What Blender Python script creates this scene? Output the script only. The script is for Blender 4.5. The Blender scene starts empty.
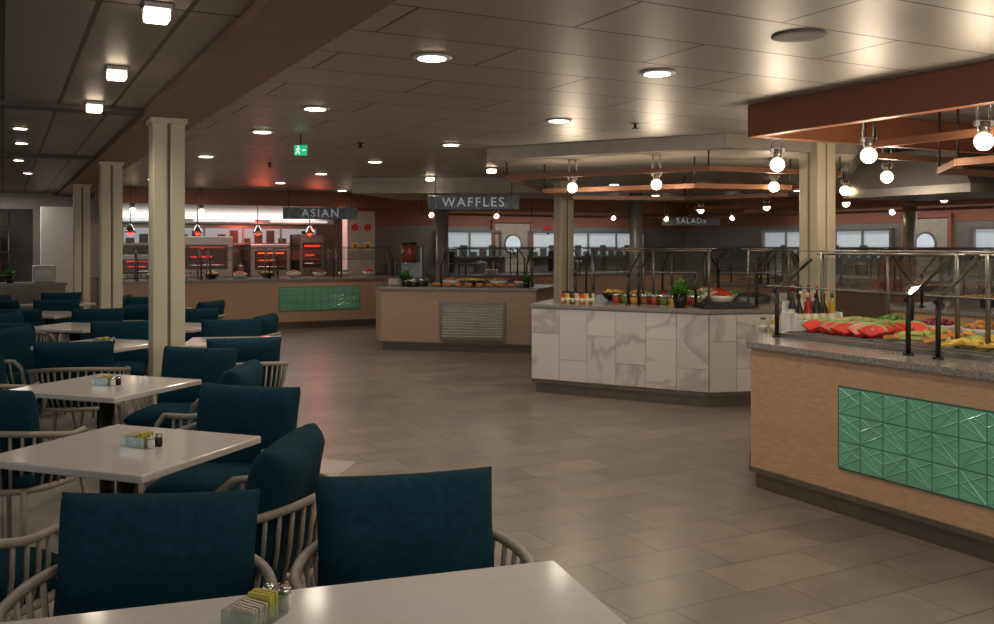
import bpy, bmesh, math, random
from mathutils import Vector, Matrix
random.seed(7)
TH=math.radians(28); CT,ST=math.cos(TH),math.sin(TH)
CEIL=2.5
def R(a,b,z=0.0): return Vector((a*CT-b*ST, a*ST+b*CT, z))
scene=bpy.context.scene
COL=scene.collection

# ---------------------------------------------------------------- materials
def srgb(c):
    out=[]
    for v in c[:3]:
        v=v/255.0
        out.append(v/12.92 if v<=0.04045 else ((v+0.055)/1.055)**2.4)
    return (*out,1.0)
MATS={}
def M(name,col=(128,128,128),rough=.5,metal=0.0,var=.08,scale=8,bump=0.0,bscale=60,emit=0.0,spec=.5,coat=0.0,stretch=None,ecol=None):
    if name in MATS: return MATS[name]
    m=bpy.data.materials.new(name); m.use_nodes=True
    nt=m.node_tree; b=nt.nodes['Principled BSDF']
    c=srgb(col)
    tc=nt.nodes.new('ShaderNodeTexCoord'); mp=nt.nodes.new('ShaderNodeMapping')
    nt.links.new(tc.outputs['Object'],mp.inputs['Vector'])
    if stretch: mp.inputs['Scale'].default_value=stretch
    n=nt.nodes.new('ShaderNodeTexNoise'); n.inputs['Scale'].default_value=scale; n.inputs['Detail'].default_value=5
    nt.links.new(mp.outputs[0],n.inputs['Vector'])
    r=nt.nodes.new('ShaderNodeValToRGB')
    r.color_ramp.elements[0].position=.3; r.color_ramp.elements[1].position=.7
    r.color_ramp.elements[0].color=tuple(max(0,x*(1-var)) for x in c[:3])+(1,)
    r.color_ramp.elements[1].color=tuple(min(1,x*(1+var)) for x in c[:3])+(1,)
    nt.links.new(n.outputs['Fac'],r.inputs['Fac']); nt.links.new(r.outputs[0],b.inputs['Base Color'])
    b.inputs['Roughness'].default_value=rough; b.inputs['Metallic'].default_value=metal
    b.inputs['Specular IOR Level'].default_value=spec
    b.inputs['Coat Weight'].default_value=coat
    if bump:
        n2=nt.nodes.new('ShaderNodeTexNoise'); n2.inputs['Scale'].default_value=bscale
        nt.links.new(mp.outputs[0],n2.inputs['Vector'])
        bp=nt.nodes.new('ShaderNodeBump'); bp.inputs['Strength'].default_value=bump; bp.inputs['Distance'].default_value=.01
        nt.links.new(n2.outputs['Fac'],bp.inputs['Height']); nt.links.new(bp.outputs[0],b.inputs['Normal'])
    if emit:
        b.inputs['Emission Color'].default_value=srgb(ecol or col); b.inputs['Emission Strength'].default_value=emit
    MATS[name]=m; return m
def brick(name,c1,c2,mort,bw,rh,ms=.006,rough=.4,metal=0.0,offset=.5,bumps=.3,nscale=3,nvar=.25,swap=False,coat=0):
    m=bpy.data.materials.new(name); m.use_nodes=True; nt=m.node_tree; b=nt.nodes['Principled BSDF']
    tc=nt.nodes.new('ShaderNodeTexCoord'); mp=nt.nodes.new('ShaderNodeMapping')
    nt.links.new(tc.outputs['Object'],mp.inputs['Vector'])
    if swap: mp.inputs['Rotation'].default_value=(0,0,math.pi/2)
    br=nt.nodes.new('ShaderNodeTexBrick'); br.inputs['Scale'].default_value=1
    br.inputs['Color1'].default_value=srgb(c1); br.inputs['Color2'].default_value=srgb(c2); br.inputs['Mortar'].default_value=srgb(mort)
    br.inputs['Brick Width'].default_value=bw; br.inputs['Row Height'].default_value=rh; br.inputs['Mortar Size'].default_value=ms
    br.inputs['Mortar Smooth'].default_value=.1; br.offset=offset
    nt.links.new(mp.outputs[0],br.inputs['Vector'])
    n=nt.nodes.new('ShaderNodeTexNoise'); n.inputs['Scale'].default_value=nscale; n.inputs['Detail'].default_value=8
    nt.links.new(mp.outputs[0],n.inputs['Vector'])
    r=nt.nodes.new('ShaderNodeValToRGB'); r.color_ramp.elements[0].position=.3; r.color_ramp.elements[1].position=.7
    r.color_ramp.elements[0].color=(1-nvar,1-nvar,1-nvar,1); r.color_ramp.elements[1].color=(1,1,1,1)
    nt.links.new(n.outputs['Fac'],r.inputs['Fac'])
    mx=nt.nodes.new('ShaderNodeMix'); mx.data_type='RGBA'; mx.blend_type='MULTIPLY'; mx.inputs['Factor'].default_value=1
    nt.links.new(br.outputs['Color'],mx.inputs['A']); nt.links.new(r.outputs[0],mx.inputs['B'])
    nt.links.new(mx.outputs['Result'],b.inputs['Base Color'])
    b.inputs['Roughness'].default_value=rough; b.inputs['Metallic'].default_value=metal; b.inputs['Coat Weight'].default_value=coat
    bp=nt.nodes.new('ShaderNodeBump'); bp.inputs['Strength'].default_value=bumps; bp.inputs['Distance'].default_value=.004; bp.invert=True
    nt.links.new(br.outputs['Fac'],bp.inputs['Height']); nt.links.new(bp.outputs[0],b.inputs['Normal'])
    MATS[name]=m; return m
def glassmat(name,tint=(240,248,247),refl=.1):
    m=bpy.data.materials.new(name); m.use_nodes=True; nt=m.node_tree
    nt.nodes.remove(nt.nodes['Principled BSDF']); out=nt.nodes['Material Output']
    t=nt.nodes.new('ShaderNodeBsdfTransparent'); t.inputs[0].default_value=srgb(tint)
    g=nt.nodes.new('ShaderNodeBsdfGlossy'); g.inputs['Roughness'].default_value=.04
    lw=nt.nodes.new('ShaderNodeLayerWeight'); lw.inputs['Blend'].default_value=.25
    mm=nt.nodes.new('ShaderNodeMath'); mm.operation='MULTIPLY_ADD'; mm.inputs[1].default_value=.5; mm.inputs[2].default_value=refl*.5
    nt.links.new(lw.outputs['Facing'],mm.inputs[0])
    cl=nt.nodes.new('ShaderNodeMath'); cl.operation='MINIMUM'; cl.inputs[1].default_value=.4
    nt.links.new(mm.outputs[0],cl.inputs[0])
    mx=nt.nodes.new('ShaderNodeMixShader'); nt.links.new(cl.outputs[0],mx.inputs[0])
    nt.links.new(t.outputs[0],mx.inputs[1]); nt.links.new(g.outputs[0],mx.inputs[2]); nt.links.new(mx.outputs[0],out.inputs[0])
    MATS[name]=m; return m
def marble(name,base,vein,scale=1.6,rough=.25,width=.03,speck=False,fac=.16):
    m=bpy.data.materials.new(name); m.use_nodes=True; nt=m.node_tree; b=nt.nodes['Principled BSDF']
    tc=nt.nodes.new('ShaderNodeTexCoord')
    at=nt.nodes.new('ShaderNodeAttribute'); at.attribute_name='tile'
    ad=nt.nodes.new('ShaderNodeVectorMath'); ad.operation='MULTIPLY_ADD'; ad.inputs[1].default_value=(9,9,9)
    nt.links.new(at.outputs['Color'],ad.inputs[0]); nt.links.new(tc.outputs['Object'],ad.inputs[2])
    n=nt.nodes.new('ShaderNodeTexNoise'); n.inputs['Scale'].default_value=scale; n.inputs['Detail'].default_value=5; n.inputs['Distortion'].default_value=.9
    nt.links.new(ad.outputs[0],n.inputs['Vector'])
    r=nt.nodes.new('ShaderNodeValToRGB'); e=r.color_ramp.elements
    if speck:
        n.inputs['Scale'].default_value=scale; n.inputs['Distortion'].default_value=0; e[0].position=.38; e[0].color=srgb(vein); e[1].position=.62; e[1].color=srgb(base)
    else:
        e[0].position=.5-width; e[0].color=srgb(base); e[1].position=.5+width*1.6; e[1].color=srgb(base)
        x=e.new(.5-width*.1); x.color=srgb(vein)
    nt.links.new(n.outputs['Fac'],r.inputs['Fac'])
    mx=nt.nodes.new('ShaderNodeMix'); mx.data_type='RGBA'; mx.blend_type='MULTIPLY'; mx.inputs['Factor'].default_value=fac if not speck else 0
    nt.links.new(r.outputs[0],mx.inputs['A']); nt.links.new(at.outputs['Color'],mx.inputs['B'])
    nt.links.new(mx.outputs['Result'],b.inputs['Base Color']); b.inputs['Roughness'].default_value=rough
    MATS[name]=m; return m

teal=M('teal_fabric',(10,47,59),.9,var=.22,scale=40,bump=.35,bscale=350,spec=.15)
rope=M('grey_rope',(138,130,118),.5,metal=.0,var=.12,scale=60)
darkmetal=M('dark_metal',(40,38,36),.4,metal=.5)
quartz=M('quartz_top',(196,190,182),.12,var=.03,scale=20,spec=.5)
steel=M('brushed_steel',(150,148,145),.36,metal=.85,var=.1,scale=30,stretch=(1,1,12))
steeld=M('dim_steel',(120,117,113),.4,metal=.8,var=.1,scale=30)
chrome=M('chrome',(190,188,184),.22,metal=.95,var=.02)
blackm=M('black_plastic',(18,18,19),.35)
wood=M('oak_laminate',(190,152,120),.42,var=.13,scale=5,stretch=(3,3,22),bump=.05)
woodl=M('oak_laminate_pale',(176,146,120),.42,var=.13,scale=5,stretch=(3,3,22),bump=.05)
kick=M('kick_steel',(128,122,114),.3,metal=.7,var=.08)
green=M('green_glaze',(112,180,150),.28,var=.10,scale=5,coat=.2)
grout=M('grout',(60,100,84),.8)
cream=M('column_cream',(192,180,154),.5,var=.04,scale=4)
creamd=M('column_seam',(110,100,84),.6)
copper=M('copper_fascia',(138,84,58),.45,var=.06,scale=4)
brownbeam=M('brown_beam',(124,90,76),.5,var=.05,scale=4)
orange=M('orange_wall',(144,90,64),.55,var=.06)
white=M('white_panel',(205,201,194),.4,var=.03)
wallm=M('wall_cream',(140,132,122),.6,var=.05)
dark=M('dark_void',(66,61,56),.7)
bulbm=M('bulb_glow',(255,228,190),.3,emit=9,ecol=(255,222,178))
downm=M('downlight_glow',(255,240,216),.3,emit=10,ecol=(255,236,206))
stripm=M('strip_glow',(176,182,184),.35,emit=.4,ecol=(205,214,220))
portm=M('porthole_glow',(190,198,204),.3,emit=.5,ecol=(205,216,226))
redglow=M('red_heat',(150,36,24),.3,emit=.7,ecol=(255,60,40))
orglow=M('orange_heat',(190,90,50),.3,emit=.8,ecol=(255,110,60))
marb=marble('marble_tile',(224,219,212),(190,185,179),1.0,.3,.03)
granite=marble('granite_top',(160,155,147),(112,107,101),110,.2,speck=True)
signm=marble('sign_slate',(112,124,136),(150,160,168),4,.5)
glass=glassmat('clear_glass')
floorm=brick('floor_tile',(138,125,112),(121,109,98),(90,81,73),.62,.31,.0045,.31,offset=.33,bumps=.2,nscale=5,nvar=.22)
floorb=brick('floor_border_tile',(166,158,148),(158,151,141),(112,105,98),.6,.6,.005,.32,offset=0,nscale=3,nvar=.15)
ceilm=brick('ceiling_panel',(168,162,154),(160,154,146),(62,57,53),1.5,.5,.007,.42,metal=.38,offset=.5,bumps=.4,nvar=.05,nscale=1)
ceilp=brick('ceiling_plank',(138,132,124),(130,124,116),(36,33,31),4,.34,.012,.42,metal=.35,offset=0,bumps=.4,nvar=.05,nscale=1,swap=True)

# ---------------------------------------------------------------- mesh builder
class MB:
    def __init__(s): s.bm=bmesh.new(); s.mi=0; s.cl=s.bm.loops.layers.color.new('tile')
    def merge(s,t,mat=None,tint=None,sm=None):
        if mat is not None: bmesh.ops.transform(t,matrix=mat,verts=t.verts)
        l=t.loops.layers.color.get('tile') or t.loops.layers.color.new('tile')
        tc=tint if tint is not None else (1,1,1,1)
        for f in t.faces:
            f.material_index=s.mi
            if sm is not None: f.smooth=sm
            for lp in f.loops: lp[l]=tc
        me=bpy.data.meshes.new('t'); t.to_mesh(me); t.free(); s.bm.from_mesh(me); bpy.data.meshes.remove(me)
        return s
    def box(s,c,d,rot=0,bev=0,tint=None,seg=2,rx=0,ry=0):
        t=bmesh.new(); bmesh.ops.create_cube(t,size=1)
        bmesh.ops.scale(t,vec=d,verts=t.verts)
        if bev: bmesh.ops.bevel(t,geom=t.edges[:],offset=bev,segments=seg,affect='EDGES',profile=.5)
        return s.merge(t,Matrix.Translation(c)@Matrix.Rotation(rot,4,'Z')@Matrix.Rotation(ry,4,'Y')@Matrix.Rotation(rx,4,'X'),tint,False)
    def cyl(s,p,q,r,r2=None,n=12,sm=True):
        p=Vector(p);q=Vector(q);t=bmesh.new(); d=q-p
        bmesh.ops.create_cone(t,cap_ends=True,segments=n,radius1=r,radius2=r if r2 is None else r2,depth=d.length)
        for f in t.faces: f.smooth=len(f.verts)==4
        return s.merge(t,Matrix.Translation((p+q)/2)@d.to_track_quat('Z','Y').to_matrix().to_4x4())
    def sph(s,c,r,sc=(1,1,1),n=14):
        t=bmesh.new(); bmesh.ops.create_uvsphere(t,u_segments=n,v_segments=max(6,n*2//3),radius=r)
        return s.merge(t,Matrix.Translation(c)@Matrix.Diagonal((*sc,1)),None,True)
    def ico(s,c,r,sc=(1,1,1),jit=0,sub=1,sm=True):
        t=bmesh.new(); bmesh.ops.create_icosphere(t,subdivisions=sub,radius=r)
        for v in t.verts: v.co*=1+random.uniform(-jit,jit)
        return s.merge(t,Matrix.Translation(c)@Matrix.Diagonal((*sc,1)),None,sm)
    def tube(s,pts,r,n=8,closed=False,ry=None):
        pts=[Vector(p) for p in pts]; t=bmesh.new(); rings=[]; N=len(pts)
        for i,p in enumerate(pts):
            if closed: d=pts[(i+1)%N]-pts[i-1]
            else: d=pts[min(i+1,N-1)]-pts[max(i-1,0)]
            d.normalize(); up=Vector((0,0,1)) if abs(d.z)<.95 else Vector((1,0,0))
            x=d.cross(up).normalized(); y=x.cross(d).normalized(); r2=ry or r
            rings.append([t.verts.new(p+x*math.cos(2*math.pi*k/n)*r+y*math.sin(2*math.pi*k/n)*r2) for k in range(n)])
        for i in range(N if closed else N-1):
            A=rings[i];B=rings[(i+1)%N]
            for k in range(n): t.faces.new((A[k],A[(k+1)%n],B[(k+1)%n],B[k]))
        if not closed: t.faces.new(rings[0][::-1]); t.faces.new(rings[-1])
        bmesh.ops.recalc_face_normals(t,faces=t.faces)
        return s.merge(t,None,None,True)
    def lathe(s,prof,c=(0,0,0),n=20,sm=True):
        t=bmesh.new(); rings=[]
        for r,z in prof: rings.append([t.verts.new((r*math.cos(2*math.pi*k/n),r*math.sin(2*math.pi*k/n),z)) for k in range(n)])
        for A,B in zip(rings,rings[1:]):
            for k in range(n): t.faces.new((A[k],A[(k+1)%n],B[(k+1)%n],B[k]))
        t.faces.new(rings[0][::-1]); t.faces.new(rings[-1])
        return s.merge(t,Matrix.Translation(c),None,sm)
    def prism(s,poly,z0,z1,bev=0):
        t=bmesh.new(); A=[t.verts.new((x,y,z0)) for x,y in poly]; B=[t.verts.new((x,y,z1)) for x,y in poly]; n=len(poly)
        t.faces.new(A[::-1]); t.faces.new(B)
        for k in range(n): t.faces.new((A[k],A[(k+1)%n],B[(k+1)%n],B[k]))
        bmesh.ops.recalc_face_normals(t,faces=t.faces)
        if bev: bmesh.ops.bevel(t,geom=[e for e in t.edges],offset=bev,segments=2,affect='EDGES')
        return s.merge(t,None,None,False)
    def mesh(s,name,mats):
        me=bpy.data.meshes.new(name); s.bm.to_mesh(me); s.bm.free()
        for m in (mats if isinstance(mats,(list,tuple)) else [mats]): me.materials.append(m)
        return me
def link(o): COL.objects.link(o); return o
def empty(name,label,cat,loc=(0,0,0),rz=0,group=None):
    o=link(bpy.data.objects.new(name,None)); o.location=loc; o.rotation_euler=(0,0,rz); o.empty_display_size=.1
    o['label']=label;o['category']=cat
    if group:o['group']=group
    return o
def part(mb,name,parent,mats,loc=(0,0,0),rot=(0,0,0),label=None):
    me=mb.mesh(name,mats) if isinstance(mb,MB) else mb
    o=link(bpy.data.objects.new(name,me)); o.parent=parent; o.location=loc; o.rotation_euler=rot
    if label:o['label']=label
    return o
def solo(mb,name,mats,label,cat,loc=(0,0,0),rz=0,group=None,rot=None):
    me=mb.mesh(name,mats) if isinstance(mb,MB) else mb
    o=link(bpy.data.objects.new(name,me)); o.location=loc; o.rotation_euler=rot or (0,0,rz)
    o['label']=label;o['category']=cat
    if group:o['group']=group
    return o
def struct(mb,name,mats,room=True,label=None):
    o=link(bpy.data.objects.new(name,mb.mesh(name,mats))); o.rotation_euler=(0,0,TH if room else 0); o['kind']='structure'
    if label:o['label']=label
    return o
def clone(o,loc=None,rz=None,parent=None,label=None,scale=None):
    c=o.copy(); COL.objects.link(c)
    if parent is not None: c.parent=parent
    if loc is not None:c.location=loc
    if rz is not None:c.rotation_euler=(o.rotation_euler[0],o.rotation_euler[1],rz)
    if label:c['label']=label
    if scale:c.scale=(scale,)*3
    for ch in list(o.children): clone(ch,parent=c)
    return c

# ---------------------------------------------------------------- room shell
A0,A1,B0,B1=-6.0,16.0,-4.0,19.5
def rb(x0,x1,y0,y1,z0,z1): return ((x0+x1)/2,(y0+y1)/2,(z0+z1)/2),(x1-x0,y1-y0,z1-z0)
struct(MB().box(*rb(A0,A1,B0,B1,-.1,0)),'floor',floorm,label='taupe stone-look tile floor')
struct(MB().box(*rb(1.1,A1,B0,B1,CEIL,CEIL+.1)),'ceiling',ceilm,label='metallic taupe panel ceiling')
struct(MB().box(*rb(A0,1.1,B0,B1,CEIL,CEIL+.1)),'ceiling',ceilp,label='ceiling of long taupe metal planks')
struct(MB().box(*rb(A0-.1,A1+.1,B1,B1+.1,0,CEIL)),'wall_back',wallm)
struct(MB().box(*rb(A1,A1+.1,B0,B1,0,CEIL)),'wall_right',wallm)
struct(MB().box(*rb(A0-.1,A0,B0,B1,0,CEIL)),'wall_left',wallm)
struct(MB().box(*rb(A0-.1,A1+.1,B0-.1,B0,0,CEIL)),'wall_front',wallm)
struct(MB().box(*rb(.89,1.31,B0,B1,CEIL-.05,CEIL+.01)),'trim_1',brownbeam,label='brown ceiling beam over the columns')
struct(MB().box(*rb(A0,.89,7.05,7.25,CEIL-.03,CEIL+.01)),'trim_2',M('dark_trim',(62,56,52),.5),label='dark cross beam')
struct(MB().box(*rb(A0,.89,11.1,11.26,CEIL-.03,CEIL+.01)),'trim_3',MATS['dark_trim'],label='dark cross beam')
mb=MB(); mb.prism([(A0,B0),(1.2,B0),(1.2,4.9),(2.2,6.25),(1.45,7.1),(1.45,15.5),(A0,15.5)],0,.003); struct(mb,'trim_4',floorb,label='pale tile zone under the dining tables')

# columns
def column(a,b,w=.225,h=CEIL-.05,label='cream boxed structural column between dining tables'):
    e=empty('column',label,'column',R(a,b),TH,'cream columns')
    mb=MB()
    g=.01; k=w/2
    for sx in (-1,1):
        for sy in (-1,1): mb.box((sx*(k/2+g/2),sy*(k/2+g/2),h/2),(k-g,k-g,h),bev=.012)
    part(mb,'shaft',e,cream)
    mb=MB(); mb.box((0,0,h/2),(w-.03,w-.03,h-.01)); part(mb,'seam_core',e,creamd)
    mb=MB(); mb.box((0,0,.06),(w+.02,w+.02,.12),bev=.004); part(mb,'base_plate',e,kick)
    mb=MB(); mb.box((0,0,h-.02),(w+.03,w+.03,.04),bev=.004); part(mb,'capital',e,cream)
    return e
for b in (7.17,11.18,15.5): column(1.065,b)
column(6.65,6.2,.23,CEIL,'cream column rising among buffet counters')
column(6.65,10.6,.2,2.38,'cream column beside the marble counter')
for (x,y) in ((-.95,16.1),(2.39,16.0),(7.1,16.0)):
    mb=MB(); mb.cyl((0,0,0),(0,0,CEIL),.11,n=24); e=empty('steel_column','round brushed steel column by the kitchen stations','column',(x,y,0),0,'steel columns')
    part(mb,'shaft',e,M('column_steel',(156,152,146),.4,metal=.4)); mb=MB(); mb.cyl((0,0,0),(0,0,.1),.14,n=24); part(mb,'base_ring',e,kick)

# ---------------------------------------------------------------- chairs
def pillow(w,h,t,n=14,e=5):
    bm=bmesh.new(); top=[];bot=[]
    for j in range(n+1):
        rt=[];rbm=[]
        for i in range(n+1):
            u=math.sin((i/n*2-1)*math.pi/2); v=math.sin((j/n*2-1)*math.pi/2)
            f=max(0,(1-abs(u)**e))**.5*max(0,(1-abs(v)**e))**.5
            x=u*w/2*(1-.035*(1-v*v)); y=v*h/2*(1-.035*(1-u*u))
            edge=i in(0,n) or j in(0,n)
            wr=.003*math.sin(u*7+v*3)+.003*math.sin(v*9-u*4)
            a=bm.verts.new((x,y,t/2*f+wr*f)); rt.append(a)
            rbm.append(a if edge else bm.verts.new((x,y,-t/2*f+wr*f)))
        top.append(rt);bot.append(rbm)
    for j in range(n):
        for i in range(n):
            bm.faces.new((top[j][i],top[j][i+1],top[j+1][i+1],top[j+1][i]))
            bm.faces.new((bot[j][i],bot[j+1][i],bot[j+1][i+1],bot[j][i+1]))
    return bm
CHL='grey slatted barrel armchair with teal cushions at white table'
def build_chair():
    e=empty('dining_chair',CHL,'chair',group='teal cushioned dining chairs')
    mb=MB()
    def top(th):
        return Vector((.325*math.cos(th),.02+.30*math.sin(th),.63+.05*max(0,math.sin(th))))
    def low(th): return Vector((.265*math.cos(th),.0+.265*math.sin(th),.40))
    d=math.radians
    pts=[top(d(a)) for a in range(-32,213,7)]
    pts=[Vector((.262,-.20,.40)),Vector((.285,-.19,.50)),Vector((.29,-.175,.58))]+pts+[Vector((-.29,-.175,.58)),Vector((-.285,-.19,.50)),Vector((-.262,-.20,.40))]
    mb.tube(pts,.015,8)
    part(mb,'arm_rail',e,rope)
    mb=MB()
    for k in range(25):
        th=d(-20+k*220/24)
        a=low(th);b=top(th); m=(a+b)/2+Vector((math.cos(th),math.sin(th),0))*.012
        mb.tube([a,m,b],.0085,6)
    part(mb,'slatted_backrest',e,rope)
    mb=MB(); ring=[Vector((.265*math.copysign(abs(math.cos(d(a)))**.8,math.cos(d(a))),.265*math.copysign(abs(math.sin(d(a)))**.8,math.sin(d(a))),.395)) for a in range(0,360,12)]
    mb.tube(ring,.016,8,closed=True)
    for x in (-.16,-.08,0,.08,.16): mb.cyl((x,-.24,.395),(x,.24,.395),.009,n=6)
    part(mb,'seat_frame',e,rope)
    for sx in (-1,1):
        for sy in (-1,1):
            mb=MB(); mb.cyl((sx*.25,sy*.25,0),(sx*.215,sy*.2,.40),.011,.016,n=10); part(mb,'leg',e,rope)
    mb=MB(); mb.merge(pillow(.50,.48,.15,10,6),None,None,True); part(mb,'seat_cushion',e,teal,(0,-.02,.445))
    mb=MB(); mb.merge(pillow(.53,.42,.16,14,7),None,None,True); part(mb,'back_cushion',e,teal,(0,.165,.655),(math.radians(90-12),0,0))
    return e
base_chair=build_chair(); used=[False]
def chair(x,y,tx=None,ty=None,rz=None,label=None):
    if rz is None:
        fx,fy=tx-x,ty-y; rz=math.atan2(fx,-fy)
    if not used[0]:
        used[0]=True; base_chair.location=(x,y,0); base_chair.rotation_euler=(0,0,rz); c=base_chair
    else: c=clone(base_chair,(x,y,0),rz)
    c['label']=label or CHL
    return c
chair(-.90,2.33,rz=math.radians(4),label='grey slatted armchair with plump teal cushions facing long white table')
chair(-.222,2.55,rz=math.radians(14),label='grey slatted armchair with square teal back cushion beside the walkway')

# tables
def build_table(w,dp,label):
    e=empty('dining_table',label,'table',group='white dining tables')
    mb=MB(); mb.box((0,0,.735),(w,dp,.03),bev=.006); part(mb,'tabletop',e,quartz)
    mb=MB(); mb.cyl((0,0,.03),(0,0,.70),.04,n=16); mb.box((0,0,.705),(.36,.36,.03)); part(mb,'pedestal',e,darkmetal)
    mb=MB(); mb.box((0,0,.018),(.56,.07,.036),bev=.008); mb.box((0,0,.018),(.07,.56,.036),bev=.008); part(mb,'base',e,darkmetal)
    return e
nt=build_table(1.3,.75,'rectangular glossy white quartz dining table beside the walkway'); nt.location=(-.36,1.75,0); nt.rotation_euler=(0,0,math.radians(18))
T=build_table(.74,.70,'square white quartz dining table on dark pedestal')
tabs=[(-1.43,3.60,-20),(-2.18,5.2,-20),(-3.12,7.35,-20),(-2.15,7.58,10),(-4.06,8.96,-15),(-3.08,9.0,-15),(-5.1,10.6,-15),(-4.25,11.35,-15),(-5.85,12.3,-15)]
for i,(x,y,r) in enumerate(tabs):
    if i==0: T.location=(x,y,0); T.rotation_euler=(0,0,math.radians(r))
    else: clone(T,(x,y,0),math.radians(r))
chair(-.915,3.26,rz=math.radians(-94),label='grey slatted barrel armchair turned sideways with teal back cushion')
CH=[(-1.24,4.26,0),(-1.72,2.98,0),
    (-2.34,4.52,1),(-1.62,5.2,1),(-2.0,5.92,1),(-3.28,5.95,2),
    (-2.98,6.66,2),(-3.78,7.5,2),(-3.28,8.05,2),
    (-1.90,6.92,3),(-2.35,8.24,3),
    (-4.2,8.22,4),(-4.7,9.12,4),(-4.2,9.68,4),(-2.42,8.95,5),(-3.2,9.7,5),
    (-5.05,9.93,6),(-5.85,10.4,6),(-5.35,11.26,6),(-3.62,11.2,7),(-4.5,12.0,7),(-4.1,10.66,7),
    (-6.05,11.62,8),(-6.1,12.98,8),(-5.15,12.3,8),(-6.5,12.4,8)]
for x,y,t in CH: chair(x,y,tabs[t][0],tabs[t][1])

# caddies
def caddy(x,y,z,rz,label):
    e=empty('condiment_caddy',label,'condiment holder',(x,y,z),rz,'table condiment holders')
    mb=MB(); mb.box((0,0,.003),(.12,.08,.006),bev=.002)
    for sx,sy,dx,dy in ((0,-.04,.12,.003),(0,.04,.12,.003),(-.06,0,.003,.08),(.06,0,.003,.08)): mb.box((sx,sy,.022),(dx,dy,.038))
    part(mb,'glass_tray',e,glass)
    mb=MB()
    for k in range(5): mb.box((-.045+.011*k,0,.026),(.006,.055,.038),rot=random.uniform(-.1,.1),rx=.1)
    part(mb,'sugar_packets',e,M('packet_white',(180,168,150),.6,var=.3))
    mb=MB()
    for k in range(3): mb.box((.016+.011*k,0,.03),(.007,.055,.046),rot=random.uniform(-.1,.1))
    part(mb,'sweetener_packets',e,M('packet_yellow',(176,160,66),.6))
    for dy,mm in ((-.02,white),(.02,darkmetal)):
        mb=MB(); mb.lathe([(.013,0),(.015,.015),(.013,.035),(.007,.04)],(.078,dy,0),12); part(mb,'shaker',e,mm)
        mb=MB(); mb.lathe([(.014,.035),(.014,.045),(.009,.05)],(.078,dy,0),12); part(mb,'shaker_cap',e,chrome)
    return e
caddy(-.50,1.925,.75,math.radians(70),'glass caddy with sugar packets and shakers on long table')
caddy(-1.39,3.62,.75,math.radians(-25),'glass caddy with packets and shakers on white table')
caddy(-2.19,5.2,.75,math.radians(-25),'glass caddy with packets and shakers on white table')
caddy(-3.12,7.35,.75,0,'glass caddy with packets and shakers on white table')

# ---------------------------------------------------------------- counters
HC=.88
def inset(poly,d):
    n=len(poly)
    ar=sum(poly[i][0]*poly[(i+1)%n][1]-poly[(i+1)%n][0]*poly[i][1] for i in range(n)); sg=1 if ar>0 else -1
    out=[]
    for i in range(n):
        p0=Vector(poly[i-1]);p=Vector(poly[i]);p1=Vector(poly[(i+1)%n])
        d0=(p-p0).normalized();d1=(p1-p).normalized()
        n0=Vector((-d0.y,d0.x))*sg;n1=Vector((-d1.y,d1.x))*sg
        m=(n0+n1); m.normalize(); out.append(tuple(p+m*d/max(.3,m.dot(n0))))
    return out
def counter(poly,bodym,label,top=granite,toplabel='speckled grey granite countertop on buffet counter',tt=.04,over=.03):
    c=Vector((sum(p[0] for p in poly)/len(poly),sum(p[1] for p in poly)/len(poly),0))
    lp=[(x-c.x,y-c.y) for x,y in poly]
    e=empty('buffet_counter',label,'counter',c)
    mb=MB(); mb.prism(inset(lp,.0),.13,HC); part(mb,'body',e,bodym)
    mb=MB(); mb.prism(inset(lp,.03),0,.13); part(mb,'kick_plate',e,kick)
    mb=MB(); mb.prism(inset(lp,-.012),.105,.135); part(mb,'steel_trim',e,kick)
    mb=MB(); mb.prism(inset(lp,-over),HC,HC+tt,bev=.006); solo(mb,'countertop',top,toplabel,'countertop',c)
    return e,c
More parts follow.
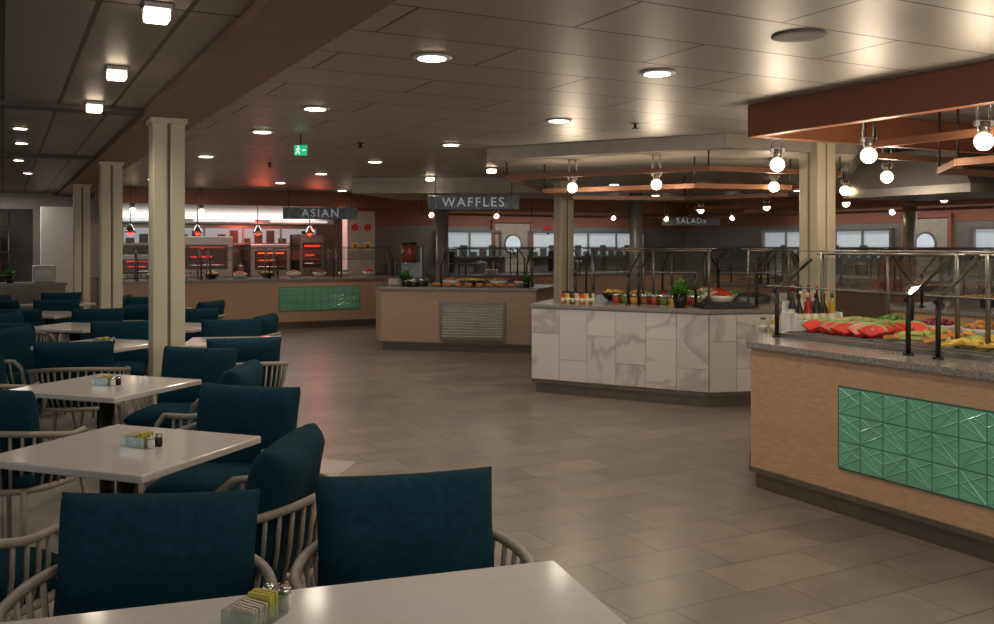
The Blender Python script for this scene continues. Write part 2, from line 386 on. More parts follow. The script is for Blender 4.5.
def tilepanel(e,c,p,q,s0,s1,z0,z1,ts=.19):
    """relief tile panel on the face p->q, from s0 to s1 metres along it"""
    p=Vector((*p,0));q=Vector((*q,0)); d=(q-p).normalized(); nrm=Vector((d.y,-d.x,0))
    if nrm.dot(p-c)<0: nrm=-nrm
    t=bmesh.new(); L=s1-s0;H=z1-z0; nx=max(1,round(L/ts)); nz=max(1,round(H/ts)); w=L/nx;h=H/nz;g=.0025
    def P(u,z,o): return t.verts.new(p-c+d*(s0+u)+Vector((0,0,z0+z))+nrm*o)
    for i in range(nx):
        for k in range(nz):
            u0=i*w+g;u1=(i+1)*w-g;v0=k*h+g;v1=(k+1)*h-g
            fl=(i+k)%2==0
            def Q(a,b,o): return P(u0+(u1-u0)*(a if fl else 1-a),v0+(v1-v0)*b,o)
            t.faces.new([Q(0,0,.012),Q(1,0,.012),Q(1,1,.012),Q(0,1,.012)])
            for (ax,ay,bx,by) in ((.02,.04,.98,.5),(.02,.04,.98,.96),(.02,.5,.98,.96),(.02,.96,.98,.5)):
                dx,dy=(bx-ax)*w,(by-ay)*h; ln=math.hypot(dx,dy); ox,oy=-dy/ln*.005/w,dx/ln*.005/h
                a1=Q(ax+ox,ay+oy,.0122);a2=Q(ax-ox,ay-oy,.0122);am=Q(ax,ay,.016)
                b1=Q(bx+ox,by+oy,.0122);b2=Q(bx-ox,by-oy,.0122);bm_=Q(bx,by,.016)
                t.faces.new((a1,b1,bm_,am)); t.faces.new((am,bm_,b2,a2)); t.faces.new((a1,am,a2)); t.faces.new((b1,b2,bm_))
    t.normal_update()
    for f in t.faces:
        if f.normal.dot(nrm)<0: f.normal_flip()
    mb=MB(); mb.merge(t,None,None,False); mb.mi=1
    mid=p-c+d*((s0+s1)/2)+nrm*.004; mb.box((mid.x,mid.y,(z0+z1)/2),(L+.012,.012,H+.012),rot=math.atan2(d.y,d.x))
    part(mb,'tile_panel',e,[green,grout],label='green relief tile panel')
def rp(l): return [tuple(R(a,b).xy) for a,b in l]

P1=rp([(4.18,.8),(4.18,4.44),(4.5,4.78),(5.9,4.78),(5.9,.8)])
e1,c1=counter(P1,wood,'pale wood buffet counter with green relief tile panel')
tilepanel(e1,c1,P1[1],P1[0],.71,3.1,.275,.73,.15)
P2=[(.375,9.68),(1.99,8.73),(3.05,8.95),(3.6,10.3),(2.4,11.6),(.9,11.3)]
e2,c2=counter(P2,M('tile_backing',(150,144,138),.8),'white marble tiled island buffet counter with steel kick')
mb=MB()
def marbletiles(p,q):
    p=Vector((*p,0));q=Vector((*q,0));d=(q-p);L=d.length;d.normalize();nrm=Vector((d.y,-d.x,0))
    if nrm.dot(p-c2)<0:nrm=-nrm
    n=max(1,round(L/.3));w=L/n
    for i in range(n):
        zs=.62 if i%2==0 else .36
        for z0,z1 in ((.145,zs),(zs,HC-.005)):
            m=p-c2+d*(w*(i+.5))+nrm*.008; s=random.uniform(.45,1)
            mb.box((m.x,m.y,(z0+z1)/2),(w-.004,.016,z1-z0-.004),rot=math.atan2(d.y,d.x),tint=(s,random.uniform(.95,1)*s,s*.98,1))
for i in range(6): marbletiles(P2[i],P2[(i+1)%6])
part(mb,'marble_tiles',e2,marb)
P3=[(-1.69,13.55),(.55,13.04),(1.0,14.2),(-.5,15.2),(-1.9,14.6)]
e3,c3=counter(P3,woodl,'wood-clad serving counter with steel louvre grille')
mb=MB(); p=Vector((*P3[0],0));q=Vector((*P3[1],0));d=(q-p).normalized();nn=Vector((d.y,-d.x,0)); mm=p+d*1.38-c3+nn*.012
ang=math.atan2(d.y,d.x)
mb.box((mm.x,mm.y,.44),(.92,.02,.5),rot=ang)
for k in range(12):
    mb.mi=0; mb.box((mm.x+nn.x*.018,mm.y+nn.y*.018,.225+k*.039),(.9,.022,.02),rot=ang,rx=.5)
mb.mi=1
for s in (-1,1):
    mb.box((mm.x+d.x*.46*s+nn.x*.02,mm.y+d.y*.46*s+nn.y*.02,.44),(.03,.03,.52),rot=ang)
mb.box((mm.x+nn.x*.02,mm.y+nn.y*.02,.70),(.95,.03,.03),rot=ang); mb.box((mm.x+nn.x*.02,mm.y+nn.y*.02,.19),(.95,.03,.03),rot=ang)
part(mb,'vent_grille',e3,[M('louvre',(196,192,186),.4,metal=.3),steel],label='steel louvred vent grille')
P4=rp([(1.8,16.7),(6.9,16.7),(6.9,17.45),(1.8,17.45)])
e4,c4=counter(P4,wood,'long wood serving counter with green tile panel')
tilepanel(e4,c4,P4[0],P4[1],2.62,4.15,.33,.76,.15)
for pl,mt,lb in ((rp([(7.8,1.5),(7.8,6.3),(8.1,6.6),(9.2,6.6),(9.2,1.5)]),wood,'wood clad buffet island under steel hood'),
                 (rp([(10.2,7.2),(10.2,12),(11.4,12),(11.4,7.2)]),woodl,'wood clad buffet island before kitchen wall'),
                 (rp([(8.0,16.6),(13.6,16.6),(13.6,17.4),(8.0,17.4)]),wood,'wood serving counter before kitchen wall'),
                 (rp([(14.0,4.5),(14.7,4.5),(14.7,16.2),(14.0,16.2)]),wood,'long wood serving counter along kitchen wall'),
                 (rp([(-1.6,16.6),(.9,16.6),(.9,17.2),(-1.6,17.2)]),M('grey_laminate',(140,134,126),.5),'grey drinks counter by service entrance')):
    counter(pl,mt,lb)

# sneeze guards
def guard(p,q,inw,label='steel and glass sneeze guard over buffet food',tall=.56,short=.32,depth=.42,post=darkmetal,shelf=.18):
    """p,q world xy ends; inw = unit vector pointing towards the centre of counter"""
    p=Vector((*p,0));q=Vector((*q,0));inw=Vector((*inw,0)).normalized(); z=HC+.04
    e=empty('sneeze_guard',label,'sneeze guard',(p.x,p.y,z),0,'glass sneeze guards')
    o=Vector((0,0,0)); L=q-p
    for s in (o+L*.04,o+L*.96):
        mb=MB(); mb.cyl(s,s+Vector((0,0,short)),.014,n=10); mb.cyl(s,s+Vector((0,0,.012)),.03,n=12); part(mb,'post',e,post)
        f=s+Vector((0,0,short))
        mb=MB(); mb.tube([f-inw*.03-Vector((0,0,.02)),f+inw*(depth*.75)+Vector((0,0,tall-short-.05))],.011,6); part(mb,'arm',e,post)
        t=s+inw*depth
        mb=MB(); mb.cyl(t,t+Vector((0,0,tall)),.014,n=10); mb.cyl(t,t+Vector((0,0,.012)),.03,n=12); part(mb,'tall_post',e,steeld)
    z1=Vector((0,0,short+.018)); z2=Vector((0,0,tall-.035))
    def sheet(a,b,c,dd):
        t=bmesh.new(); t.faces.new([t.verts.new(x) for x in (a,b,c,dd)])
        m=MB(); m.merge(t,None,None,False); return m
    part(sheet(o+z1-inw*.04,L+z1-inw*.04,L+inw*depth*.75+z2,o+inw*depth*.75+z2),'glass_panel',e,glass)
    zt=Vector((0,0,tall+.01))
    part(sheet(o+zt+inw*(depth-shelf),L+zt+inw*(depth-shelf),L+zt+inw*(depth+shelf),o+zt+inw*(depth+shelf)),'glass_shelf',e,glass)
    mb=MB()
    for s in (-1,1):
        k=depth+shelf*s; mb.tube([o+inw*k+zt,L+inw*k+zt],.005,6)
    mb.tube([o+inw*depth+zt-Vector((0,0,.02)),L+inw*depth+zt-Vector((0,0,.02))],.010,6)
    mb.tube([o+z1-inw*.04,L+z1-inw*.04],.005,6)
    part(mb,'rail',e,steeld)
    return e
def guardrun(p,q,inw,n,**k):
    p=Vector(p);q=Vector(q)
    for i in range(n):
        a=p+(q-p)*(i/n)+(q-p).normalized()*.03; b=p+(q-p)*((i+1)/n)-(q-p).normalized()*.03
        guard(tuple(a),tuple(b),inw,**k)
va=R(1,0).xy; ub=R(0,1).xy
guardrun(R(4.42,1.0).xy,R(4.42,3.36).xy,va,2)
guardrun(R(4.42,3.4).xy,R(4.55,4.66).xy,va,1)
guardrun(R(5.8,1.0).xy,R(5.8,4.6).xy,-va,3,depth=.25)
d23=(Vector(P2[1])-Vector(P2[0])).normalized(); n23=Vector((-d23.y,d23.x))
guardrun(Vector(P2[0])+n23*.38+d23*.25,Vector(P2[1])+n23*.38-d23*.2,n23,2)
guardrun((2.5,9.12),(3.05,9.28),(.0,1),1,depth=.3)
guardrun((3.45,10.2),(2.6,11.2),(-.7,-.7),1,depth=.3)
guardrun((1.0,11.15),(2.1,11.42),(.2,-1),1,depth=.3)
d3=(Vector(P3[1])-Vector(P3[0])).normalized(); n3=Vector((-d3.y,d3.x))
guardrun(Vector(P3[0])+n3*.25+d3*.75,Vector(P3[1])+n3*.25-d3*.1,n3,1)
guardrun(R(8.0,1.8).xy,R(8.0,6.2).xy,va,4,depth=.3)
guardrun(R(10.4,7.3).xy,R(10.4,11.9).xy,va,4,depth=.3)
guardrun(R(1.95,16.82).xy,R(6.75,16.82).xy,ub,4,depth=.3)
guardrun(R(8.1,16.72).xy,R(13.5,16.72).xy,ub,4,depth=.3)
guardrun(R(14.1,16.1).xy,R(14.1,4.6).xy,va,8,depth=.3)

# ---------------------------------------------------------------- food & small items
ZT=HC+.04
def at(a,b,z=ZT): return R(a,b,z)
foodcols={'greens':(78,120,44),'carrot':(210,110,30),'tomato':(185,35,22),'corn':(220,180,60),'rice':(215,205,180),'bread':(176,120,62),'olive':(52,44,30),'berry':(120,20,40),'pasta':(214,170,96)}
def build_pan(kind):
    e=empty('food_pan','rectangular steel pan heaped with '+kind,'food pan',group='buffet food pans')
    mb=MB(); w,dp,h=.32,.5,.07
    mb.box((0,0,.006),(w,dp,.012))
    for sx in (-1,1): mb.box((sx*w/2,0,h/2),(.008,dp,h)); mb.box((0,sx*dp/2,h/2),(w,.008,h))
    for sx in (-1,1): mb.box((sx*(w/2+.01),0,h),(.024,dp+.03,.006)); mb.box((0,sx*(dp/2+.01),h),(w+.03,.024,.006))
    part(mb,'pan',e,steel)
    mb=MB()
    for i in range(7):
        for j in range(10):
            x=-.13+i*.043;y=-.215+j*.047
            mb.ico((x+random.uniform(-.01,.01),y+random.uniform(-.01,.01),.055+.03*math.cos(x*9)*math.cos(y*6)+random.uniform(-.006,.01)),.03,(1,random.uniform(.7,1.2),.7),.15)
    o=part(mb,'food_heap',e,M('food_'+kind,foodcols[kind],.45,var=.35,scale=25)); o['kind']='stuff'
    return e
def build_bowl(kind):
    e=empty('serving_bowl','round bowl heaped with '+kind,'bowl',group='round serving bowls')
    mb=MB(); mb.lathe([(.06,0),(.11,.04),(.135,.09),(.128,.09),(.10,.045),(.02,.03)],n=22); part(mb,'bowl',e,blackm if kind in('rice','corn','pasta') else white)
    mb=MB()
    for k in range(34):
        a=random.uniform(0,6.28); r=.105*math.sqrt(random.random())
        mb.ico((r*math.cos(a),r*math.sin(a),.125-.35*r+random.uniform(-.008,.008)),.024,(1,.8,.7),.15)
    o=part(mb,'food_heap',e,M('food_'+kind,foodcols[kind],.45,var=.35,scale=25)); o['kind']='stuff'
    return e
protos={}
def place(kind,loc,rz,fn=build_pan):
    k=(kind,fn.__name__)
    if k not in protos:
        protos[k]=fn(kind); o=protos[k]; o.location=loc;o.rotation_euler=(0,0,rz)
    else: clone(protos[k],loc,rz)
kinds=list(foodcols)
def panrun(p,q,n,rz,off=0,fn=build_pan):
    p=Vector(p);q=Vector(q)
    for i in range(n):
        x=p+(q-p)*((i+.5)/n); place(kinds[(i*2+off)%len(kinds)],(x.x,x.y,ZT),rz,fn)
ang2=math.atan2(d23.y,d23.x); ang3=math.atan2(d3.y,d3.x)
panrun(Vector(P2[0])+n23*1.3+d23*.6,Vector(P2[1])+n23*1.3+d23*.2,4,ang2,0)
panrun(Vector(P2[0])+n23*.93+d23*.35,Vector(P2[1])+n23*.93-d23*.0,5,0,3,build_bowl)
panrun(Vector(P3[0])+n3*1.05+d3*.75,Vector(P3[1])+n3*.95-d3*.2,3,ang3,3)
panrun(Vector(P3[0])+n3*.45+d3*.75,Vector(P3[1])+n3*.45-d3*.1,4,0,1,build_bowl)
panrun(R(5.43,1.2).xy,R(5.43,4.55).xy,10,0,0,build_bowl)
panrun(R(8.8,1.8).xy,R(8.8,6.3).xy,9,TH+math.pi/2,5)
panrun(R(11.05,7.4).xy,R(11.05,11.8).xy,9,TH+math.pi/2,1)
panrun(R(2.1,17.28).xy,R(6.6,17.28).xy,9,0,4,build_bowl)
panrun((2.6,9.85),(2.2,10.9),4,0,0,build_bowl)

def plant(loc,s=1,label='small leafy green plant in a black pot on counter'):
    e=empty('potted_plant',label,'plant',loc,0,'counter pot plants')
    mb=MB(); mb.lathe([(.035*s,0),(.05*s,.09*s),(.046*s,.09*s),(.04*s,.075*s)],n=16); part(mb,'pot',e,blackm)
    t=bmesh.new()
    for k in range(60):
        th=random.uniform(0,6.28); el=random.uniform(.3,1.5); L=random.uniform(.07,.13)*s
        d=Vector((math.cos(th)*math.cos(el),math.sin(th)*math.cos(el),math.sin(el))); sd=Vector((-math.sin(th),math.cos(th),0))*.018*s
        b=Vector((0,0,.075*s))+d*.02; m=b+d*L*.55; tip=b+d*L-Vector((0,0,.02*s))
        v=[t.verts.new(x) for x in (b,m+sd,tip,m-sd)]; t.faces.new(v)
    mb=MB(); mb.merge(t,None,None,False); part(mb,'foliage',e,M('leaf_green',(76,130,46),.5,var=.3,scale=30))
    return e
def bottle(loc,h,r,col,capc,label,neck=.35):
    e=empty('bottle',label,'bottle',loc,0,'condiment bottles')
    mb=MB(); mb.lathe([(r*.9,0),(r,.01),(r,h*.55),(r*neck,h*.78),(r*neck,h*.9)],n=14); part(mb,'body',e,M('bottle_%d_%d_%d'%col,col,.2,var=.05,coat=.4))
    mb=MB(); mb.lathe([(r*neck*1.25,h*.88),(r*neck*1.25,h*.98),(r*neck*.7,h)],n=12); part(mb,'cap',e,M('cap_%d_%d_%d'%capc,capc,.35))
    mb=MB(); mb.lathe([(r*1.02,h*.15),(r*1.02,h*.48)],n=14); part(mb,'paper_label',e,M('bottle_paper',(206,196,170),.6))
    return e
RX,RY=2.17,6.40
e=empty('condiment_rack','white condiment rack holding bottles on granite counter','rack',(RX,RY,ZT),math.radians(12))
mb=MB()
for k in range(3):
    mb.box((0,-.08+k*.09,.05+k*.03),(.34,.012,.10+k*.06))
for sx in (-1,1): mb.prism([(sx*.17-.006,-.086),(sx*.17+.006,-.086),(sx*.17+.006,.106),(sx*.17-.006,.106)],0,.15)
mb.box((0,.01,.006),(.34,.19,.012))
part(mb,'tray',e,M('rack_white',(240,238,234),.35,var=.02))
pk=[((30,26,22),(20,20,20)),((170,30,20),(200,190,170)),((24,40,22),(20,20,20)),((40,20,16),(150,20,20)),((190,150,40),(40,90,40)),((30,26,22),(150,20,20)),((200,190,170),(30,60,120)),((150,24,18),(20,20,20)),((30,30,28),(200,60,30)),((210,180,60),(180,30,20))]
i=0
for r_ in range(2):
    for k in range(5):
        p=Matrix.Rotation(math.radians(12),3,'Z')@Vector((-.12+k*.062,-.035+r_*.09,0))
        bottle((RX+p.x,RY+p.y,ZT+.012),.27+.05*r_,.026,pk[i][0],pk[i][1],'slim sauce bottle standing in white rack'); i+=1
bottle((1.93,6.46,ZT),.12,.03,(205,170,60),(230,220,200),'squat yellow squeeze bottle on granite counter',.5)
bottle((1.87,6.54,ZT),.10,.03,(190,180,170),(60,60,60),'squat pale dressing bottle on granite counter',.5)
mb=MB()
def rim(w,d,z0,z1,t):
    for sx in (-1,1): mb.box((sx*w/2,0,(z0+z1)/2),(t,d+t,z1-z0),bev=.004); mb.box((0,sx*d/2,(z0+z1)/2),(w-t,t,z1-z0),bev=.004)
rim(.70,3.2,0,.03,.03); mb.box((0,0,.003),(.68,3.18,.006))
solo(mb,'food_well',chrome,'steel rimmed chilled food well set on granite countertop','food well',at(4.91,3.0),TH)
ZW=ZT+.006
def platter(a,b,w,d,label):
    mb=MB(); mb.box((0,0,.008),(w,d,.016),bev=.004)
    for sx in (-1,1): mb.box((sx*w/2,0,.018),(.012,d+.012,.03),bev=.003); mb.box((0,sx*d/2,.018),(w,.012,.03),bev=.003)
    solo(mb,'serving_platter',M('platter_pale',(120,118,114),.3),label,'platter',at(a,b,ZW),TH)
def melonslice():
    e=empty('watermelon_slice','red watermelon wedge with green rind on platter','watermelon slice',group='watermelon wedges')
    def half(r0,r1,th):
        t=bmesh.new(); n=10; A=[];B=[]
        for s in (-1,1):
            row=[]
            for k in range(n+1):
                a=math.pi*(.15+.7*k/n); row.append((t.verts.new((r1*math.cos(a),s*th/2,r1*math.sin(a))),t.verts.new((r0*math.cos(a),s*th/2,r0*math.sin(a)))))
            (A if s<0 else B).extend(row)
        for k in range(n):
            t.faces.new((A[k][0],A[k+1][0],A[k+1][1],A[k][1])); t.faces.new((B[k][0],B[k][1],B[k+1][1],B[k+1][0]))
            t.faces.new((A[k][0],B[k][0],B[k+1][0],A[k+1][0])); t.faces.new((A[k][1],A[k+1][1],B[k+1][1],B[k][1]))
        for k in (0,n): t.faces.new((A[k][0],A[k][1],B[k][1],B[k][0]))
        bmesh.ops.recalc_face_normals(t,faces=t.faces); return t
    an=math.radians(-50)
    mb=MB(); mb.merge(half(.002,.096,.026),None,None,False); part(mb,'flesh',e,M('melon_red',(222,52,40),.35,var=.25,scale=60),rot=(an,0,0),loc=(0,0,.014))
    mb=MB(); mb.merge(half(.096,.108,.027),None,None,False); part(mb,'rind',e,M('melon_rind',(130,160,90),.4,var=.4,scale=30),rot=(an,0,0),loc=(0,0,.014))
    return e
platter(4.92,4.22,.58,.6,'oblong platter carrying watermelon wedges')
w0=None
for r_ in range(6):
    for k in range(5):
        a=4.71+k*.10; b=3.97+r_*.095
        loc=at(a+random.uniform(-.01,.01),b,ZW+.022); rz=-.38+random.uniform(-.7,.7)
        if w0 is None: w0=melonslice(); w0.location=loc; w0.rotation_euler=(0,0,rz)
        else: clone(w0,loc,rz)
def ringslice(name,col,label,cat,grp,r=.055,hole=.014,arc=2*math.pi,th=.014):
    t=bmesh.new(); n=16; full=arc>6; rows=[]
    for k in range(n if full else n+1):
        a=arc*k/n; cs,sn=math.cos(a),math.sin(a)
        rows.append([t.verts.new((x*cs,x*sn,z)) for x,z in ((hole,0),(r,0),(r,th),(hole,th))])
    m=len(rows)
    for k in range(m if full else m-1):
        A=rows[k];B=rows[(k+1)%m]
        for j in range(4): t.faces.new((A[j],A[(j+1)%4],B[(j+1)%4],B[j]))
    if not full: t.faces.new(rows[0]); t.faces.new(rows[-1][::-1])
    bmesh.ops.recalc_face_normals(t,faces=t.faces)
    mb=MB(); mb.merge(t,None,None,False)
    return solo(mb,name,M('fruit_'+name,col,.35,var=.2,scale=40),label,cat,group=grp)
platter(4.91,3.36,.58,1.0,'oblong platter carrying pineapple and melon slices')
platter(4.91,2.2,.58,1.0,'oblong platter carrying sliced fruit')
ps=ringslice('pineapple_slice',(232,196,92),'yellow pineapple ring on oblong platter','pineapple slice','pineapple rings')
os_=ringslice('cantaloupe_slice',(236,156,84),'curved orange melon slice on oblong platter','melon slice','melon slices',.085,.045,2.6,.02)
hs=ringslice('honeydew_slice',(188,206,116),'curved green melon slice on oblong platter','melon slice','melon slices',.085,.045,2.6,.02)
first={}
for r_ in range(5):
    for k in range(8):
        a=4.70+r_*.105; b=2.96+k*.115
        pr=ps if k<5 else (os_ if (k+r_)%2 else hs)
        loc=at(a,b,ZW+.045); rz=random.uniform(0,6)
        rot=(random.uniform(.15,.5),0,rz)
        if pr not in first: first[pr]=1; o=pr
        else: o=clone(pr)
        o.location=loc; o.rotation_euler=rot
for r_ in range(4):
    for k in range(6):
        o=clone(os_ if k%2 else hs); o.location=at(4.70+r_*.13,1.85+k*.14,ZW+.045); o.rotation_euler=(random.uniform(.15,.5),0,random.uniform(0,6))
plant((1.78,9.05,ZT),1.5,'leafy green plant in a black pot on marble counter')
plant((.42,13.2,ZT),1.1); plant((-1.35,13.75,ZT),1.3); plant(R(.1,16.9,ZT),1.3,'small green plant on drinks counter')
for r_ in range(3):
    for k in range(6):
        p=Vector(P2[0])+d23*(.28+k*.055)+n23*(.14+r_*.07)
        cc=[(190,60,30),(205,170,70),(60,40,24),(200,190,160)][(k+r_)%4]
        bottle((p.x,p.y,ZT),.13,.021,cc,(30,30,30),'little seasoning bottle grouped on marble counter',.6)
def jar(loc,col):
    e=empty('condiment_jar','round glass jar of relish on marble counter','jar',loc,0,'relish jars')
    mb=MB(); mb.lathe([(.035,0),(.04,.01),(.04,.07),(.036,.075)],n=14); part(mb,'contents',e,M('jar_%d_%d_%d'%col,col,.3,var=.2,scale=40))
    mb=MB(); mb.lathe([(.041,.07),(.042,.095),(.03,.10)],n=14); part(mb,'lid',e,chrome)
for k in range(9):
    for r_ in range(2):
        p=Vector(P2[0])+d23*(.72+k*.105)+n23*(.5+r_*.12)
        jar((p.x,p.y,ZT),[(150,50,30),(90,110,40),(196,150,60),(120,76,46)][(k+r_)%4])
mb=MB(); mb.box((0,0,.02),(.5,.3,.04),bev=.008); mb.box((0,0,.045),(.46,.26,.012)); solo(mb,'griddle_tray',blackm,'flat dark serving tray on marble counter','tray',(2.2,9.0,ZT),.1)
def plates(loc,n=8):
    for k in range(n):
        if k==0 and 'pl' not in protos:
            mb=MB(); mb.lathe([(.07,0),(.13,.014),(.132,.018),(.07,.006)],n=24); protos['pl']=solo(mb,'dinner_plate',M('porcelain',(222,218,208),.2),'white porcelain plate stacked on counter','plate',loc,group='stacked plates')
        else: clone(protos['pl'],(loc[0],loc[1],loc[2]+.0125*k))
plates((-1.5,13.95,ZT),8); plates((3.05,9.9,ZT),8); plates(R(9.0,17.15,ZT),8)
for k in range(8):
    p=Vector(P3[0])+d3*(.8+k*.16)+n3*(.14)
    mb=MB(); mb.sph((0,0,.035),.045,(1.5,.9,.75))
    for s in (-.03,0,.03): mb.box((s,0,.067),(.006,.05,.006),rot=.5)
    solo(mb,'bread_roll',M('crust',(170,112,56),.6,var=.3,scale=20),'golden crusty bread roll on serving counter','bread',(p.x,p.y,ZT),ang3+random.uniform(-.4,.4),'bread rolls')

# ---------------------------------------------------------------- fascia & canopies
def fascia(a0,a1,b0,b1,z0=2.23,z1=CEIL,label='copper-orange ceiling fascia over serving counter',m=copper):
    mb=MB(); mb.box(((a1-a0)/2,(b1-b0)/2,(z0+z1)/2-z0),(a1-a0,b1-b0,z1-z0),bev=.006)
    return solo(mb,'canopy_fascia',m,label,'ceiling fascia',R(a0,b0,z0),TH,'copper canopy fascias')
lab='broad copper fascia band hanging above fruit buffet counter'
fascia(4.58,4.66,.6,4.9,2.28,label=lab)
fascia(4.66,8.6,4.82,4.9,2.28,label=lab)
fascia(8.6,8.68,.6,4.82,2.28,label=lab)
fascia(1.35,6.9,16.55,16.65)
fascia(6.9,13.95,16.9,17.0)
fascia(14.0,14.1,4.0,16.9,2.2)
mb=MB(); mb.prism([(-.1,9.3),(2.0,8.1),(3.4,8.75) ,(3.9,10.6),(2.6,12.9),(.4,12.9)],2.38,CEIL); struct(mb,'trim_5',M('soffit',(164,155,144),.45,metal=.15),room=False,label='dropped soffit over marble island')
mb=MB(); mb.prism([(-2.1,13.5),(.6,13.25),(1.1,14.8),(-1.6,15.6)],2.28,CEIL); struct(mb,'trim_6',MATS['soffit'],room=False,label='dropped soffit over waffle station')

railm=M('bronze_rail',(134,92,68),.4,metal=.3)
def rail(pts,z,label,group='bronze pipe rails'):
    c=Vector((pts[0][0],pts[0][1],z))
    e=empty('pipe_rail',label,'ceiling rail',c,0,group)
    mb=MB(); n=len(pts)
    for i in range(n-1):
        p=Vector((*pts[i],z))-c;q=Vector((*pts[i+1],z))-c
        dd=(q-p); mb.box((p+q)/2,(dd.length+.03,.03,.045),rot=math.atan2(dd.y,dd.x))
    part(mb,'pipe',e,railm)
    for i in range(n-1 if pts[0]==pts[-1] else n):
        p=Vector((*pts[i],z))-c
        mb=MB(); mb.cyl(p,p+Vector((0,0,CEIL-z)),.008,n=8); part(mb,'hanger_rod',e,darkmetal)
def rrect(a0,a1,b0,b1): return [tuple(R(a,b).xy) for a,b in ((a0,b0),(a0,b1-.5),(a0+.5,b1),(a1-.3,b1),(a1,b1-.3),(a1,b0),(a0,b0))]
rail(rrect(4.9,7.5,.8,4.6),2.17,'bronze rectangular pipe rail hung above fruit buffet counter')
rail(rrect(5.3,7.1,1.0,4.3),2.05,'lower bronze pipe rail hung above fruit buffet counter')
rail([(.1,9.5),(1.9,8.35),(3.3,8.95),(3.7,10.6),(2.4,12.0),(.6,11.7),(.1,9.5)],2.22,'bronze polygonal pipe rail over marble island')
rail([(.5,9.8),(1.9,8.95),(2.9,9.2),(3.3,10.5),(2.3,11.4),(.9,11.2),(.5,9.8)],2.1,'bronze polygonal pipe rail over marble island')
rail(rrect(7.7,9.3,1.6,5.3),2.15,'bronze pipe rail over hooded island')
rail(rrect(9.9,11.7,6.9,12.3),2.12,'bronze pipe rail over wood island')
rail([tuple(R(a,16.2).xy) for a in (7.0,9.4,11.8,13.0)],2.12,'straight bronze rail before kitchen wall')
rail([tuple(R(13.6,b).xy) for b in (16,13,10,7,4)],2.12,'straight bronze rail before kitchen wall')

def build_lamp():
    e=empty('globe_lamp','warm glowing round bulb hung from ceiling rods','lamp',group='round bulb lamps')
    L=CEIL-2.17
    mb=MB()
    for s in (-.035,.035): mb.cyl((s,0,.07),(s,0,.07+L),.008,n=8)
    part(mb,'rod',e,steel)
    mb=MB(); mb.cyl((0,0,.04),(0,0,.11),.03,.034,n=14); mb.box((0,0,.1),(.1,.03,.03)); part(mb,'socket',e,steel)
    mb=MB(); mb.sph((0,0,0),.05,n=20); part(mb,'bulb',e,bulbm)
    return e
lamp0=build_lamp(); lf=[0]; bulbpos=[]
def lamp(x,y,z=2.1,light=0):
    if not lf[0]: lf[0]=1; lamp0.location=(x,y,z)
    else: clone(lamp0,(x,y,z),0)
    if light: bulbpos.append((x,y,z,light))
for x,y in ((2.68,5.12),(2.37,5.93),(1.99,6.6),(3.0,4.2)): lamp(x,y,2.1,1)
for x,y in ((2.71,9.1),(3.27,7.8),(.75,9.25),(1.50,8.75)): lamp(x,y,2.1,1)
for a,b in ((8.0,3.5),(8.0,5.2),(9.0,7.0),(10.2,7.5),(10.2,9),(10.2,10.5),(10.2,12),(7.8,6.9)):
    p=R(a,b); lamp(p.x,p.y,2.1,0)
for a in (1.9,3.0,5.6): p=R(a,16.4); lamp(p.x,p.y,2.1,0)
for a in (7.2,8.6,10,11.4,12.8): p=R(a,16.2); lamp(p.x,p.y,2.1,0)
for b in (15,13,11,9,7,5.5): p=R(13.6,b); lamp(p.x,p.y,2.1,0)
for x,y,z,l in bulbpos:
    ld=bpy.data.lights.new('bulb_light','POINT'); ld.energy=12; ld.color=(1,.82,.62); ld.shadow_soft_size=.055
    o=link(bpy.data.objects.new('bulb_light',ld)); o.location=(x,y,z-.12)

def spot(x,y,z,en,ang=150,col=(1,.885,.75)):
    ld=bpy.data.lights.new('downlight_beam','SPOT'); ld.energy=en; ld.color=col; ld.spot_size=math.radians(ang); ld.spot_blend=.85; ld.shadow_soft_size=.07
    o=link(bpy.data.objects.new('downlight_beam',ld)); o.location=(x,y,z)
e=empty('recessed_downlight','round recessed ceiling downlight glowing warm white','ceiling light',group='recessed downlights')
mb=MB(); mb.lathe([(.075,0),(.10,-.004),(.105,-.008),(.075,-.012)],n=28); part(mb,'trim_ring',e,white)
mb=MB(); mb.lathe([(.0005,-.013),(.072,-.013),(.072,-.016),(.0005,-.016)],n=24); part(mb,'lens',e,downm)
D=[(1.95,4.38),(1.95,6.4),(1.95,7.92),(1.95,10.4),(1.95,12.4),(1.95,14.4),(3.24,4.18),(3.8,6.13),(3.8,8.09),(3.8,10.15),(3.8,12.2),(3.8,14.3),(5.7,14.2),(8.2,8.6),(8.6,12.2),(12.4,8),(12.4,12),(5.3,15.8),(11.2,14.5),
   (1.95,1.9),(3.24,1.6),(7,2.6)]
for i,(a,b) in enumerate(D):
    p=R(a,b,CEIL)
    if i==0:e.location=p
    else: clone(e,p)
    spot(p.x,p.y,CEIL-.03,52 if b<11 else 42)
for a,b in ((.13,8.65),(.16,9.9),(.16,11.9),(.3,14.0)):
    clone(e,R(a,b,CEIL),scale=.7); p=R(a,b); spot(p.x,p.y,CEIL-.03,18)
e=empty('square_ceiling_lamp','small square glowing ceiling lamp in steel frame','ceiling light',group='square ceiling lamps')
mb=MB(); mb.box((0,0,-.012),(.115,.115,.024),bev=.004); part(mb,'frame',e,steel)
mb=MB(); mb.box((0,0,-.045),(.095,.095,.05),bev=.01); part(mb,'diffuser',e,M('square_glow',(255,236,206),.3,emit=7,ecol=(255,230,196)))
